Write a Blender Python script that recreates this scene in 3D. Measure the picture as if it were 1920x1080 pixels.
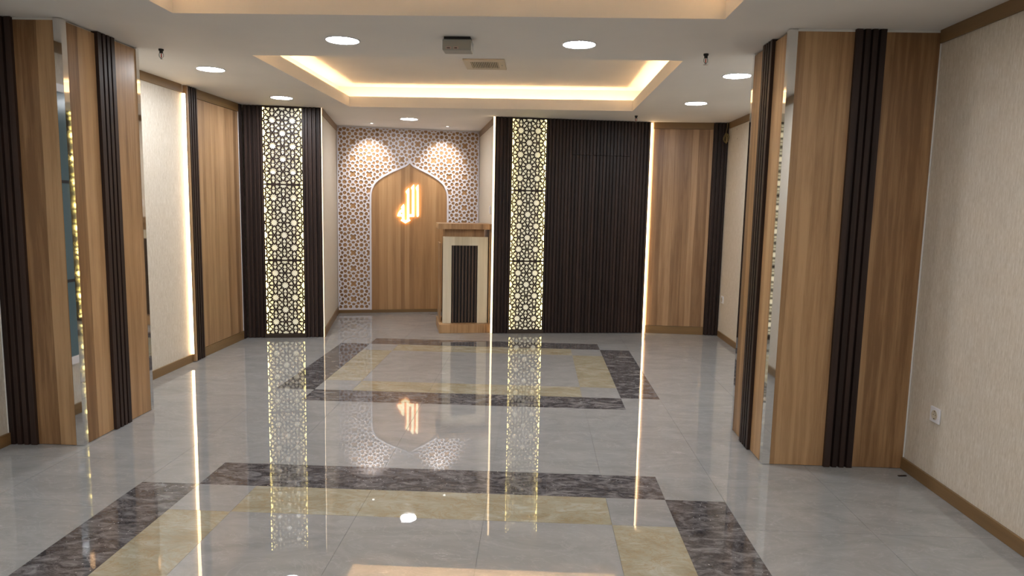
import bpy, bmesh, math, random
from mathutils import Vector, Matrix, geometry
for _o in list(bpy.data.objects):
    bpy.data.objects.remove(_o)
random.seed(7)
SC = bpy.context.scene
COL = SC.collection
PI = math.pi
R = math.radians
H = 2.444            # soffit height

# ------------------------------------------------------------------ camera
cam_d = bpy.data.cameras.new('camera')
cam = bpy.data.objects.new('camera', cam_d)
COL.objects.link(cam)
cam_d.sensor_width = 36
cam_d.lens = 1286.31 * 36 / 1920
cam_d.clip_start = 0.05
yaw, pit, rol = R(1.9459), R(-6.8396), R(1.1584)
fw = Vector((-math.sin(yaw) * math.cos(pit), math.cos(yaw) * math.cos(pit), math.sin(pit)))
r0 = Vector((math.cos(yaw), math.sin(yaw), 0))
u0 = r0.cross(fw)
rv = r0 * math.cos(rol) + u0 * math.sin(rol)
uv_ = -r0 * math.sin(rol) + u0 * math.cos(rol)
M = Matrix((rv, uv_, -fw)).transposed().to_4x4()
M.translation = (0.2601, -6.3653, 1.4638)
cam.matrix_world = M
SC.camera = cam

# ------------------------------------------------------------------ world and exposure
w = bpy.data.worlds.new('world')
SC.world = w
w.use_nodes = True
w.node_tree.nodes['Background'].inputs[0].default_value = (0.6, 0.7, 0.8, 1)
w.node_tree.nodes['Background'].inputs[1].default_value = 0.05
SC.view_settings.view_transform = 'Standard'
SC.view_settings.look = 'None'
SC.view_settings.gamma = 1
SC.view_settings.use_curve_mapping = False
SC.view_settings.exposure = 0.70
COOL = (0.93, 0.955, 1.0)
WARM = (1.0, 0.62, 0.31)
E_DOWN = 105.0        # ceiling downlights
E_COVE = 7.0       # hidden cove strips
E_LED = 6.0         # vertical strips
E_SPOT = 24.0
E_BOX = 0.25

# ------------------------------------------------------------------ helpers
def tag(o, label=None, cat=None, group=None, kind=None):
    if label: o['label'] = label
    if cat: o['category'] = cat
    if group: o['group'] = group
    if kind: o['kind'] = kind
    return o

def empty(name, loc=(0, 0, 0), rz=0.0):
    o = bpy.data.objects.new(name, None)
    o.empty_display_size = 0.1
    COL.objects.link(o)
    o.location = loc
    o.rotation_euler = (0, 0, rz)
    return o

class MB:
    def __init__(self):
        self.v = []; self.f = []; self.m = []; self.s = []
    def poly(self, pts, mi=0, smooth=False):
        n = len(self.v)
        self.v += [tuple(p) for p in pts]
        self.f.append(tuple(range(n, n + len(pts)))); self.m.append(mi); self.s.append(smooth)
    def mesh(self, pts, faces, mi=0, smooth=False):
        n = len(self.v)
        self.v += [tuple(p) for p in pts]
        for f in faces:
            self.f.append(tuple(i + n for i in f)); self.m.append(mi); self.s.append(smooth)
    def box(self, x0, x1, y0, y1, z0, z1, mi=0, skip=''):
        p = [(x0, y0, z0), (x1, y0, z0), (x1, y1, z0), (x0, y1, z0), (x0, y0, z1), (x1, y0, z1), (x1, y1, z1), (x0, y1, z1)]
        fs = {'b': (0, 3, 2, 1), 't': (4, 5, 6, 7), 'f': (0, 1, 5, 4), 'r': (1, 2, 6, 5), 'k': (2, 3, 7, 6), 'l': (3, 0, 4, 7)}
        self.mesh(p, [q for k, q in fs.items() if k not in skip], mi)
        return self
    def prism(self, prof, z0, z1, mi=0, caps=True):      # prof: ccw (x,y) list
        n = len(prof)
        p = [(x, y, z0) for x, y in prof] + [(x, y, z1) for x, y in prof]
        fs = [(i, (i + 1) % n, n + (i + 1) % n, n + i) for i in range(n)]
        if caps: fs += [tuple(reversed(range(n))), tuple(range(n, 2 * n))]
        self.mesh(p, fs, mi)
        return self
    def lathe(self, prof, seg=32, mi=0, c=(0, 0, 0), smooth=True, M=None):   # prof: (r,z) list
        p = []
        for r, z in prof:
            for k in range(seg):
                a = 2 * PI * k / seg
                q = Vector((r * math.cos(a), r * math.sin(a), z))
                if M: q = M @ q
                p.append((q.x + c[0], q.y + c[1], q.z + c[2]))
        fs = []
        for j in range(len(prof) - 1):
            for k in range(seg):
                a, b = j * seg + k, j * seg + (k + 1) % seg
                fs.append((a, b, b + seg, a + seg))
        self.mesh(p, fs, mi, smooth)
        return self
    def disc(self, r, z, seg=32, mi=0, up=False, c=(0, 0)):
        p = [(c[0] + r * math.cos(2 * PI * k / seg), c[1] + r * math.sin(2 * PI * k / seg), z) for k in range(seg)]
        self.poly(p if up else p[::-1], mi)
        return self
    def tube(self, pts, r, seg=8, mi=0):
        pts = [Vector(p) for p in pts]
        rings = []
        for i, p in enumerate(pts):
            d = (pts[min(i + 1, len(pts) - 1)] - pts[max(i - 1, 0)]).normalized()
            a = Vector((0, 0, 1)) if abs(d.z) < 0.9 else Vector((1, 0, 0))
            x = d.cross(a).normalized(); y = d.cross(x)
            rings.append([p + (x * math.cos(2 * PI * k / seg) + y * math.sin(2 * PI * k / seg)) * r for k in range(seg)])
        P = [q for ring in rings for q in ring]
        fs = []
        for j in range(len(pts) - 1):
            for k in range(seg):
                a, b = j * seg + k, j * seg + (k + 1) % seg
                fs.append((a, b, b + seg, a + seg))
        fs += [tuple(range(seg)), tuple(range((len(pts) - 1) * seg, len(pts) * seg))]
        self.mesh(P, fs, mi, True)
        return self
    def build(self, name, mats, parent=None, loc=None, rz=0.0, bevel=0.0):
        me = bpy.data.meshes.new(name)
        me.from_pydata(self.v, [], self.f)
        if not isinstance(mats, (list, tuple)): mats = [mats]
        for m in mats: me.materials.append(m)
        me.polygons.foreach_set('material_index', self.m)
        me.polygons.foreach_set('use_smooth', self.s)
        me.update()
        o = bpy.data.objects.new(name, me)
        COL.objects.link(o)
        if parent is not None: o.parent = parent
        if loc is not None: o.location = loc
        o.rotation_euler = (0, 0, rz)
        if bevel:
            md = o.modifiers.new('bevel', 'BEVEL')
            md.width = bevel; md.segments = 2; md.limit_method = 'ANGLE'
        return o

def struct(o):
    o['kind'] = 'structure'
    return o

# ------------------------------------------------------------------ materials
def new_mat(name):
    m = bpy.data.materials.new(name)
    m.use_nodes = True
    nt = m.node_tree
    return m, nt, nt.nodes['Principled BSDF']

def nd(nt, t, **kw):
    n = nt.nodes.new(t)
    for k, v in kw.items():
        if k.startswith('i_'):
            key = k[2:]
            n.inputs[int(key) if key.isdigit() else key].default_value = v
        else: setattr(n, k, v)
    return n

def plain(name, col, rough=0.5, metal=0.0, spec=0.5):
    m, nt, b = new_mat(name)
    b.inputs['Base Color'].default_value = (*col, 1)
    b.inputs['Roughness'].default_value = rough
    b.inputs['Metallic'].default_value = metal
    b.inputs['Specular IOR Level'].default_value = spec
    return m

def emis(name, col, st):
    m, nt, b = new_mat(name)
    b.inputs['Base Color'].default_value = (0.8, 0.8, 0.8, 1)
    b.inputs['Emission Color'].default_value = (*col, 1)
    b.inputs['Emission Strength'].default_value = st
    return m

def wall_coords(nt):
    """returns (u, z): u = distance along any vertical wall, z = height, in metres (world)"""
    g = nd(nt, 'ShaderNodeNewGeometry')
    s = nd(nt, 'ShaderNodeSeparateXYZ')
    nt.links.new(g.outputs['Position'], s.inputs[0])
    a = nd(nt, 'ShaderNodeMath', operation='ADD')
    nt.links.new(s.outputs[0], a.inputs[0]); nt.links.new(s.outputs[1], a.inputs[1])
    return a.outputs[0], s.outputs[2]

def comb(nt, u, z, su, sz, off=0.0):
    a = nd(nt, 'ShaderNodeMath', operation='MULTIPLY', i_1=su)
    b = nd(nt, 'ShaderNodeMath', operation='MULTIPLY', i_1=sz)
    nt.links.new(u, a.inputs[0]); nt.links.new(z, b.inputs[0])
    c = nd(nt, 'ShaderNodeCombineXYZ', i_2=off)
    nt.links.new(a.outputs[0], c.inputs[0]); nt.links.new(b.outputs[0], c.inputs[1])
    return c.outputs[0]

def ramp(nt, fac, stops):
    r = nd(nt, 'ShaderNodeValToRGB')
    e = r.color_ramp.elements
    while len(e) < len(stops): e.new(0.5)
    for el, (p, c) in zip(e, stops):
        el.position = p; el.color = (*c, 1) if len(c) == 3 else c
    nt.links.new(fac, r.inputs[0])
    return r.outputs[0]

def mixc(nt, fac, a, b, mode='MIX'):
    m = nd(nt, 'ShaderNodeMix', data_type='RGBA', blend_type=mode)
    for sock, v in ((m.inputs[0], fac), (m.inputs[6], a), (m.inputs[7], b)):
        if isinstance(v, (int, float)): sock.default_value = v
        elif isinstance(v, tuple): sock.default_value = (*v, 1)
        else: nt.links.new(v, sock)
    return m.outputs[2]

def wood(name, dark, mid, light, band=0.085, rough=0.38, contrast=1.0, seed=0.0, horiz=False):
    m, nt, b = new_mat(name)
    u, z = wall_coords(nt)
    if horiz: u, z = z, u
    # sawn boards glued side by side: each strip has its own tone
    wob = nd(nt, 'ShaderNodeTexNoise', i_Scale=1.0, i_Detail=1.0)
    nt.links.new(comb(nt, u, z, 3.0, 0.5, seed), wob.inputs['Vector'])
    uu = nd(nt, 'ShaderNodeMath', operation='MULTIPLY_ADD', i_1=0.05)
    nt.links.new(wob.outputs[0], uu.inputs[0]); nt.links.new(u, uu.inputs[2])
    fl = nd(nt, 'ShaderNodeMath', operation='DIVIDE', i_1=band)
    nt.links.new(uu.outputs[0], fl.inputs[0])
    fl2 = nd(nt, 'ShaderNodeMath', operation='FLOOR'); nt.links.new(fl.outputs[0], fl2.inputs[0])
    wn = nd(nt, 'ShaderNodeTexWhiteNoise', noise_dimensions='1D'); nt.links.new(fl2.outputs[0], wn.inputs['W'])
    grain = nd(nt, 'ShaderNodeTexNoise', i_Scale=1.0, i_Detail=5.0, i_Roughness=0.65, i_Distortion=0.4)
    nt.links.new(comb(nt, u, z, 26, 0.9, seed), grain.inputs['Vector'])
    fine = nd(nt, 'ShaderNodeTexNoise', i_Scale=1.0, i_Detail=3.0, i_Roughness=0.7)
    nt.links.new(comb(nt, u, z, 380, 9, seed + 3), fine.inputs['Vector'])
    cat_ = nd(nt, 'ShaderNodeTexNoise', i_Scale=1.0, i_Detail=2.0, i_Distortion=1.5)
    nt.links.new(comb(nt, u, z, 11, 0.8, seed + 7), cat_.inputs['Vector'])
    s1 = nd(nt, 'ShaderNodeMath', operation='MULTIPLY', i_1=0.30); nt.links.new(wn.outputs[0], s1.inputs[0])
    s2 = nd(nt, 'ShaderNodeMath', operation='MULTIPLY_ADD', i_1=0.55); nt.links.new(grain.outputs[0], s2.inputs[0]); nt.links.new(s1.outputs[0], s2.inputs[2])
    s3 = nd(nt, 'ShaderNodeMath', operation='MULTIPLY_ADD', i_1=0.22); nt.links.new(fine.outputs[0], s3.inputs[0]); nt.links.new(s2.outputs[0], s3.inputs[2])
    s4 = nd(nt, 'ShaderNodeMath', operation='MULTIPLY_ADD', i_1=0.30); nt.links.new(cat_.outputs[0], s4.inputs[0]); nt.links.new(s3.outputs[0], s4.inputs[2])
    d = 0.17 / contrast
    col = ramp(nt, s4.outputs[0], [(0.68 - d, dark), (0.68, mid), (0.68 + d, light)])
    nt.links.new(col, b.inputs['Base Color'])
    b.inputs['Roughness'].default_value = rough
    bp = nd(nt, 'ShaderNodeBump', i_Strength=0.12, i_Distance=0.002)
    nt.links.new(fine.outputs[0], bp.inputs['Height']); nt.links.new(bp.outputs[0], b.inputs['Normal'])
    return m

def marble(name, stops, vein, vein_amt, scale, speck=0.0, rough=0.05, dust=0.5, seed=0.0, spread=0.0):
    m, nt, b = new_mat(name)
    g = nd(nt, 'ShaderNodeNewGeometry')
    mp = nd(nt, 'ShaderNodeMapping'); mp.inputs['Location'].default_value = (seed, seed * 1.7, 0)
    mp.inputs['Rotation'].default_value = (0, 0, 0.5)
    mp.inputs['Scale'].default_value = (1.0, 2.0, 1.0)
    nt.links.new(g.outputs['Position'], mp.inputs[0])
    n1 = nd(nt, 'ShaderNodeTexNoise', i_Scale=scale, i_Detail=8.0, i_Roughness=0.68, i_Distortion=1.2)
    nt.links.new(mp.outputs[0], n1.inputs['Vector'])
    col = ramp(nt, n1.outputs[0], stops)
    # thin veins
    n2 = nd(nt, 'ShaderNodeTexNoise', i_Scale=scale * 1.4, i_Detail=6.0, i_Roughness=0.6, i_Distortion=2.2)
    nt.links.new(mp.outputs[0], n2.inputs['Vector'])
    a = nd(nt, 'ShaderNodeMath', operation='SUBTRACT', i_1=0.5); nt.links.new(n2.outputs[0], a.inputs[0])
    c = nd(nt, 'ShaderNodeMath', operation='ABSOLUTE'); nt.links.new(a.outputs[0], c.inputs[0])
    vf = ramp(nt, c.outputs[0], [(0.0, (vein_amt,) * 3), (0.018 + spread, (0, 0, 0))])
    col = mixc(nt, vf, col, vein)
    if speck:
        vo = nd(nt, 'ShaderNodeTexVoronoi', i_Scale=38.0); nt.links.new(g.outputs['Position'], vo.inputs['Vector'])
        n3 = nd(nt, 'ShaderNodeTexNoise', i_Scale=5.0, i_Detail=3.0); nt.links.new(g.outputs['Position'], n3.inputs['Vector'])
        k = nd(nt, 'ShaderNodeMath', operation='MULTIPLY_ADD', i_1=0.30, i_2=-0.055); nt.links.new(n3.outputs[0], k.inputs[0])
        lt = nd(nt, 'ShaderNodeMath', operation='LESS_THAN'); nt.links.new(vo.outputs['Distance'], lt.inputs[0]); nt.links.new(k.outputs[0], lt.inputs[1])
        sm = nd(nt, 'ShaderNodeMath', operation='MULTIPLY', i_1=speck); nt.links.new(lt.outputs[0], sm.inputs[0])
        col = mixc(nt, sm.outputs[0], col, (0.62, 0.60, 0.60))
    # smeared building dust lying on the polish
    mp2 = nd(nt, 'ShaderNodeMapping'); mp2.inputs['Rotation'].default_value = (0, 0, -0.35); mp2.inputs['Scale'].default_value = (1.0, 3.2, 1.0)
    nt.links.new(g.outputs['Position'], mp2.inputs[0])
    n4 = nd(nt, 'ShaderNodeTexNoise', i_Scale=6.5, i_Detail=7.0, i_Roughness=0.75, i_Distortion=1.0)
    nt.links.new(mp2.outputs[0], n4.inputs['Vector'])
    n5 = nd(nt, 'ShaderNodeTexNoise', i_Scale=0.9, i_Detail=2.0); nt.links.new(g.outputs['Position'], n5.inputs['Vector'])
    df = ramp(nt, n4.outputs[0], [(0.60, (0, 0, 0)), (0.71, (1, 1, 1))])
    dz = ramp(nt, n5.outputs[0], [(0.42, (0, 0, 0)), (0.62, (1, 1, 1))])
    dm = nd(nt, 'ShaderNodeMath', operation='MULTIPLY'); nt.links.new(df, dm.inputs[0]); nt.links.new(dz, dm.inputs[1])
    da = nd(nt, 'ShaderNodeMath', operation='MULTIPLY', i_1=dust); nt.links.new(dm.outputs[0], da.inputs[0])
    col = mixc(nt, da.outputs[0], col, (0.72, 0.72, 0.72))
    nt.links.new(col, b.inputs['Base Color'])
    rr = nd(nt, 'ShaderNodeMath', operation='MULTIPLY_ADD', i_1=0.35, i_2=rough); nt.links.new(da.outputs[0], rr.inputs[0])
    nt.links.new(rr.outputs[0], b.inputs['Roughness'])
    b.inputs['IOR'].default_value = 1.66
    nb = nd(nt, 'ShaderNodeTexNoise', i_Scale=3.0, i_Detail=1.0); nt.links.new(g.outputs['Position'], nb.inputs['Vector'])
    bp = nd(nt, 'ShaderNodeBump', i_Strength=0.010, i_Distance=0.01)
    nt.links.new(nb.outputs[0], bp.inputs['Height']); nt.links.new(bp.outputs[0], b.inputs['Normal'])
    return m

def wallpaper(name, c0, c1, c2):
    m, nt, b = new_mat(name)
    u, z = wall_coords(nt)
    n = nd(nt, 'ShaderNodeTexNoise', i_Scale=1.0, i_Detail=3.0, i_Roughness=0.6)
    nt.links.new(comb(nt, u, z, 120, 10), n.inputs['Vector'])
    n2 = nd(nt, 'ShaderNodeTexNoise', i_Scale=1.0, i_Detail=2.0)
    nt.links.new(comb(nt, u, z, 420, 40, 4), n2.inputs['Vector'])
    s = nd(nt, 'ShaderNodeMath', operation='MULTIPLY_ADD', i_1=0.5)
    h = nd(nt, 'ShaderNodeMath', operation='MULTIPLY', i_1=0.5)
    nt.links.new(n2.outputs[0], h.inputs[0])
    nt.links.new(n.outputs[0], s.inputs[0]); nt.links.new(h.outputs[0], s.inputs[2])
    col = ramp(nt, s.outputs[0], [(0.36, c0), (0.5, c1), (0.64, c2)])
    nt.links.new(col, b.inputs['Base Color'])
    b.inputs['Roughness'].default_value = 0.55
    bp = nd(nt, 'ShaderNodeBump', i_Strength=0.35, i_Distance=0.002)
    nt.links.new(s.outputs[0], bp.inputs['Height']); nt.links.new(bp.outputs[0], b.inputs['Normal'])
    return m

def paint(name, col, var=0.03):
    m, nt, b = new_mat(name)
    g = nd(nt, 'ShaderNodeNewGeometry')
    n = nd(nt, 'ShaderNodeTexNoise', i_Scale=2.0, i_Detail=4.0); nt.links.new(g.outputs['Position'], n.inputs['Vector'])
    c = ramp(nt, n.outputs[0], [(0.3, tuple(x * (1 - var) for x in col)), (0.7, tuple(min(1, x * (1 + var)) for x in col))])
    nt.links.new(c, b.inputs['Base Color'])
    b.inputs['Roughness'].default_value = 0.75
    n2 = nd(nt, 'ShaderNodeTexNoise', i_Scale=90.0, i_Detail=2.0); nt.links.new(g.outputs['Position'], n2.inputs['Vector'])
    bp = nd(nt, 'ShaderNodeBump', i_Strength=0.08, i_Distance=0.002)
    nt.links.new(n2.outputs[0], bp.inputs['Height']); nt.links.new(bp.outputs[0], b.inputs['Normal'])
    return m

M_WOOD = wood('walnut_laminate', (0.195, 0.100, 0.041), (0.345, 0.197, 0.090), (0.475, 0.298, 0.150), band=0.095)
M_WOODF = wood('fine_walnut_laminate', (0.205, 0.110, 0.051), (0.315, 0.184, 0.091), (0.425, 0.265, 0.142), band=0.06, contrast=0.95, seed=2.0)
M_OAK = wood('niche_oak_laminate', (0.28, 0.145, 0.060), (0.415, 0.232, 0.103), (0.52, 0.32, 0.155), band=0.07, contrast=0.65, seed=5.0)
M_TRIM = wood('bronze_brown_trim', (0.15, 0.085, 0.032), (0.19, 0.110, 0.043), (0.23, 0.138, 0.057), band=0.4, contrast=0.8, horiz=True)
M_SLAT = wood('dark_walnut_slat', (0.015, 0.0078, 0.0060), (0.027, 0.0145, 0.0112), (0.043, 0.0245, 0.0190), band=0.04, rough=0.45)
M_SLAT.node_tree.nodes['Principled BSDF'].inputs['Specular IOR Level'].default_value = 0.3
M_SLATL = wood('brown_walnut_slat', (0.04, 0.023, 0.015), (0.065, 0.039, 0.026), (0.09, 0.055, 0.037), band=0.04, rough=0.4)
M_ASH = wood('pale_ash_laminate', (0.50, 0.44, 0.31), (0.60, 0.54, 0.40), (0.68, 0.62, 0.48), band=0.2, contrast=0.9, seed=9.0)
M_SILL = plain('dark_brown_profile', (0.035, 0.022, 0.014), 0.4)
M_PAPER = wallpaper('beige_grass_wallpaper', (0.50, 0.445, 0.36), (0.60, 0.545, 0.455), (0.70, 0.655, 0.58))
M_PAPER2 = wallpaper('smooth_beige_wallpaper', (0.56, 0.49, 0.39), (0.62, 0.55, 0.44), (0.68, 0.61, 0.50))
M_CEIL = paint('ceiling_paint', (0.78, 0.755, 0.715))
M_PLASTER = paint('white_filler', (0.7, 0.69, 0.66))
M_MIRROR = plain('polished_steel', (0.82, 0.82, 0.82), 0.04, 1.0)
M_WHITE = plain('white_plastic', (0.75, 0.74, 0.76), 0.35)
M_GRILLE = plain('cream_plastic', (0.52, 0.46, 0.36), 0.5)
M_DARK = plain('black_void', (0.015, 0.013, 0.012), 0.7)
M_LATW = plain('white_lacquer', (0.78, 0.75, 0.80), 0.4)
M_METAL = plain('brushed_metal', (0.30, 0.30, 0.28), 0.35, 0.9)
M_CHROME = plain('chrome', (0.7, 0.7, 0.7), 0.15, 1.0)
M_RED = plain('red_glass', (0.6, 0.03, 0.02), 0.1)
M_BRASS = plain('yellow_cable', (0.22, 0.16, 0.06), 0.45)
M_DISC = emis('downlight_diffuser', COOL, E_DOWN)
M_LED = emis('warm_led_diffuser', (1.0, 0.66, 0.34), E_LED)
M_LEDN = emis('soft_led_diffuser', (1.0, 0.70, 0.38), 2.6)
M_COVE = emis('cove_led', WARM, E_COVE * 4)
M_SIGN = emis('lit_acrylic', (1.0, 0.84, 0.40), 1.3)
M_HALO = emis('sign_backlight', (1.0, 0.52, 0.17), 6.5)
M_BOX = emis('lightbox_diffuser', (1.0, 0.91, 0.62), E_BOX)
M_SPOTF = emis('spot_lens', (1, 0.95, 0.85), 6.0)

M_MARB = marble('grey_polished_marble', [(0.3, (0.248, 0.248, 0.242)), (0.5, (0.292, 0.291, 0.285)), (0.72, (0.34, 0.338, 0.33))], (0.41, 0.405, 0.39), 0.35, 2.2, rough=0.004, dust=0.42)
M_DMAR = marble('dark_marble', [(0.30, (0.030, 0.027, 0.028)), (0.47, (0.078, 0.070, 0.070)), (0.68, (0.24, 0.23, 0.23))], (0.30, 0.28, 0.28), 0.35, 8.5, speck=0.6, rough=0.04, dust=0.55, seed=4.0)
M_YMAR = marble('yellow_marble', [(0.30, (0.27, 0.225, 0.145)), (0.5, (0.345, 0.320, 0.235)), (0.7, (0.43, 0.42, 0.355))], (0.31, 0.22, 0.11), 0.55, 4.0, rough=0.02, dust=0.3, seed=8.0, spread=0.02)
M_GROUT = plain('grout', (0.20, 0.195, 0.19), 0.9)

# ------------------------------------------------------------------ key plan points
XL, XR = -2.834, 2.41
A0 = Vector((-2.80, 0.764)); A1 = Vector((-2.026, 0.910))
B0 = Vector((-0.224, 1.400)); B1 = Vector((1.554, 1.678)); C1 = Vector((2.41, 1.63))
NL = Vector((-2.3525, 2.57)); NR = Vector((-0.533, 3.04))
def ang(P, Q): return math.atan2(Q.y - P.y, Q.x - P.x)
def ln(P, Q): return (Q - P).length
AA, AB, AC, AN = ang(A0, A1), ang(B0, B1), ang(B1, C1), ang(NL, NR)
YR = -9.2            # rear wall

# ------------------------------------------------------------------ floor
U = 0.30
def build_floor():
    mb = MB()
    X0 = -1.4555
    YA, YBf, YBn = -2.7135, 0.9450, -1.4640
    rng = random.Random(11)
    mb.poly([(-3.1, YR - 0.2, -0.004), (2.7, YR - 0.2, -0.004), (2.7, 3.5, -0.004), (-3.1, 3.5, -0.004)], 3)
    G = 0.0007
    def tile(x0, x1, y0, y1, mi):
        if x1 <= x0 + 1e-6 or y1 <= y0 + 1e-6: return
        k = 0.00026 * min(1.0, (x1 - x0) / 0.6 + 0.3)
        a, b_ = rng.uniform(-k, k), rng.uniform(-k, k)
        z = lambda sx, sy: -0.0006 + sx * a + sy * b_
        p = [(x0 + G, y0 + G, z(-1, -1)), (x1 - G, y0 + G, z(1, -1)), (x1 - G, y1 - G, z(1, 1)), (x0 + G, y1 - G, z(-1, 1))]
        q = [(x, y, -0.004) for x, y, _ in p]
        mb.mesh(p + q, [(0, 1, 2, 3), (4, 5, 1, 0), (5, 6, 2, 1), (6, 7, 3, 2), (7, 4, 0, 3)], mi)
    def cut(x0, x1, ys, mi):
        for a, b_ in zip(ys, ys[1:]): tile(x0, x1, a, b_, mi)
    x = lambda k: X0 + k * U
    def inlay(yn, yf):
        n = int(round((yf - yn) / U)); s = (yf - yn) / n
        y = lambda k: yn + k * s
        # dark bars front and back: joints in the middle of the yellow tiles
        for yy in (y(0), y(n - 1)):
            for a, b_ in ((0, 2), (2, 4), (4, 6), (6, 8)): tile(x(a), x(b_), yy, yy + s, 1)
        # corner squares + yellow bars front/back
        for yy in (y(1), y(n - 2)):
            tile(x(0), x(1), yy, yy + s, 0); tile(x(7), x(8), yy, yy + s, 0)
            for a in (1, 3, 5): tile(x(a), x(a + 2), yy, yy + s, 2)
        for k in range(2, n - 2, 2):
            tile(x(0), x(1), y(k), y(min(k + 2, n - 2)), 2); tile(x(7), x(8), y(k), y(min(k + 2, n - 2)), 2)
            for a in (1, 3, 5): tile(x(a), x(a + 2), y(k), y(min(k + 2, n - 2)), 0)
        for k in range(1, n - 1, 2):
            tile(x(-1), x(0), y(k), y(min(k + 2, n - 1)), 1); tile(x(8), x(9), y(k), y(min(k + 2, n - 1)), 1)
        for xa in (-1, 8):
            tile(x(xa), x(xa + 1), y(0), y(1), 0); tile(x(xa), x(xa + 1), y(n - 1), y(n), 0)
    NN = YA - 8 * U
    inlay(NN, YA); inlay(YBn, YBf)
    # field tiles
    ymid = (YA + YBn) / 2
    rows = [YA, ymid, YBn]
    back = [YBf, YBf + 0.6, YBf + 1.2, YBf + 1.8, YBf + 2.4]
    front = [NN]
    while front[-1] > YR: front.append(front[-1] - 0.6)
    front = front[::-1]
    cols = [-3.1, x(-3), x(-1), x(1), x(3), x(5), x(7), x(9), x(11), 2.7]
    for ys in (rows, back, front):
        for a, b_ in zip(cols, cols[1:]): cut(a, b_, ys, 0)
    side = [YA - k * 0.6 for k in range(5)][::-1]
    side2 = [YBn + k * (YBf - YBn) / 4 for k in range(5)]
    for a, b_ in ((cols[0], x(-3)), (x(-3), x(-1)), (x(9), x(11)), (x(11), cols[-1])):
        cut(a, b_, side, 0); cut(a, b_, side2, 0)
    return struct(mb.build('floor', [M_MARB, M_DMAR, M_YMAR, M_GROUT]))
build_floor()

# ------------------------------------------------------------------ ceiling with two lit trays
TX0, TX1 = -1.700, 1.208
TRAYS = [(-5.05, -2.640), (-1.612, 0.818)]
ZI = 2.67
def build_ceiling():
    mb = MB()
    ys = [YR - 0.2, TRAYS[0][0], TRAYS[0][1], TRAYS[1][0], TRAYS[1][1], 3.5]
    xs = [-3.1, TX0, TX1, 2.7]
    T = 0.012; GW = 0.15; SH = 0.03; LIP = 0.105
    for j in range(5):
        for i in range(3):
            if i == 1 and j in (1, 3): continue
            mb.poly([(xs[i], ys[j], H), (xs[i], ys[j + 1], H), (xs[i + 1], ys[j + 1], H), (xs[i + 1], ys[j], H)])
    for (y0, y1) in TRAYS:
        def ring(e, z): return [(TX0 - e, y0 - e, z), (TX1 + e, y0 - e, z), (TX1 + e, y1 + e, z), (TX0 - e, y1 + e, z)]
        chain = [ring(0, H), ring(0, H + LIP), ring(T, H + LIP), ring(T, H + SH), ring(GW, H + SH), ring(GW, ZI)]
        for a, b_ in zip(chain, chain[1:]):
            for k in range(4):
                mb.poly([a[k], b_[k], b_[(k + 1) % 4], a[(k + 1) % 4]])
        r = ring(GW, ZI)
        mb.poly(r[::-1])
    mb.poly([(-3.1, YR - 0.2, 2.8), (2.7, YR - 0.2, 2.8), (2.7, 3.5, 2.8), (-3.1, 3.5, 2.8)])
    return struct(mb.build('ceiling', M_CEIL))
build_ceiling()
# warm strips lying on the tray shelves, hidden by the lips
for n, (y0, y1) in enumerate(TRAYS):
    mb = MB()
    e0, e1, z0, z1 = 0.05, 0.065, H + 0.031, H + 0.037
    mb.box(TX0 - e1, TX0 - e0, y0, y1, z0, z1); mb.box(TX1 + e0, TX1 + e1, y0, y1, z0, z1)
    mb.box(TX0, TX1, y1 + e0, y1 + e1, z0, z1); mb.box(TX0, TX1, y0 - e1, y0 - e0, z0, z1)
    o = mb.build('cove_light_strip', M_COVE)
    tag(o, ['warm strip light hidden in the rim of the nearer ceiling recess', 'warm strip light hidden in the rim of the farther ceiling recess'][n], 'light strip')

# ------------------------------------------------------------------ walls
def slab(name, P, Q, t, mat, z0=0.0, z1=H, setback=0.0, e0=0.0, e1=0.0):
    L = ln(P, Q)
    mb = MB().box(-e0, L + e1, setback, setback + t, z0, z1)
    return struct(mb.build(name, mat, loc=(P.x, P.y, 0), rz=ang(P, Q)))
V = Vector
slab('wall_left', V((XL, YR)), V((XL, 1.1)), 0.15, M_PAPER)
slab('wall_right', V((XR, 2.0)), V((XR, YR)), 0.15, M_PAPER)
slab('wall_rear', V((XR, YR)), V((XL, YR)), 0.15, M_PAPER2)
SB = 0.07
slab('wall_back_left', A0, A1, 0.06, M_PAPER2, setback=SB + 0.001, e0=0.0, e1=-0.005)
slab('wall_back_right', B0, B1, 0.06, M_PAPER2, setback=SB + 0.001, e0=-0.005, e1=0.0)
slab('wall_back_side', B1, C1, 0.06, M_PAPER2, setback=0.04, e1=0.05, e0=0.02)
def niche_side(name, P, Q, near_start):
    L = ln(P, Q); g = 0.095
    mb = MB()
    a, b_ = (g, L + 0.05) if near_start else (-0.05, L - g)
    mb.box(a, b_, 0.0, 0.1, 0.0, H)
    c, d = (0.0, g) if near_start else (L - g, L)
    mb.box(c, d, 0.0, 0.0035, 0.0, H)        # lining that runs out to the front corner
    return struct(mb.build(name, M_PAPER2, loc=(P.x, P.y, 0), rz=ang(P, Q)))
niche_side('wall_niche_left', A1, NL, True)
NLd = (NR - NL).normalized()
slab('wall_niche_back', NL, NR, 0.1, M_OAK, setback=0.012, e0=0.1, e1=0.1)
niche_side('wall_niche_right', NR, B0, False)

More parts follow.
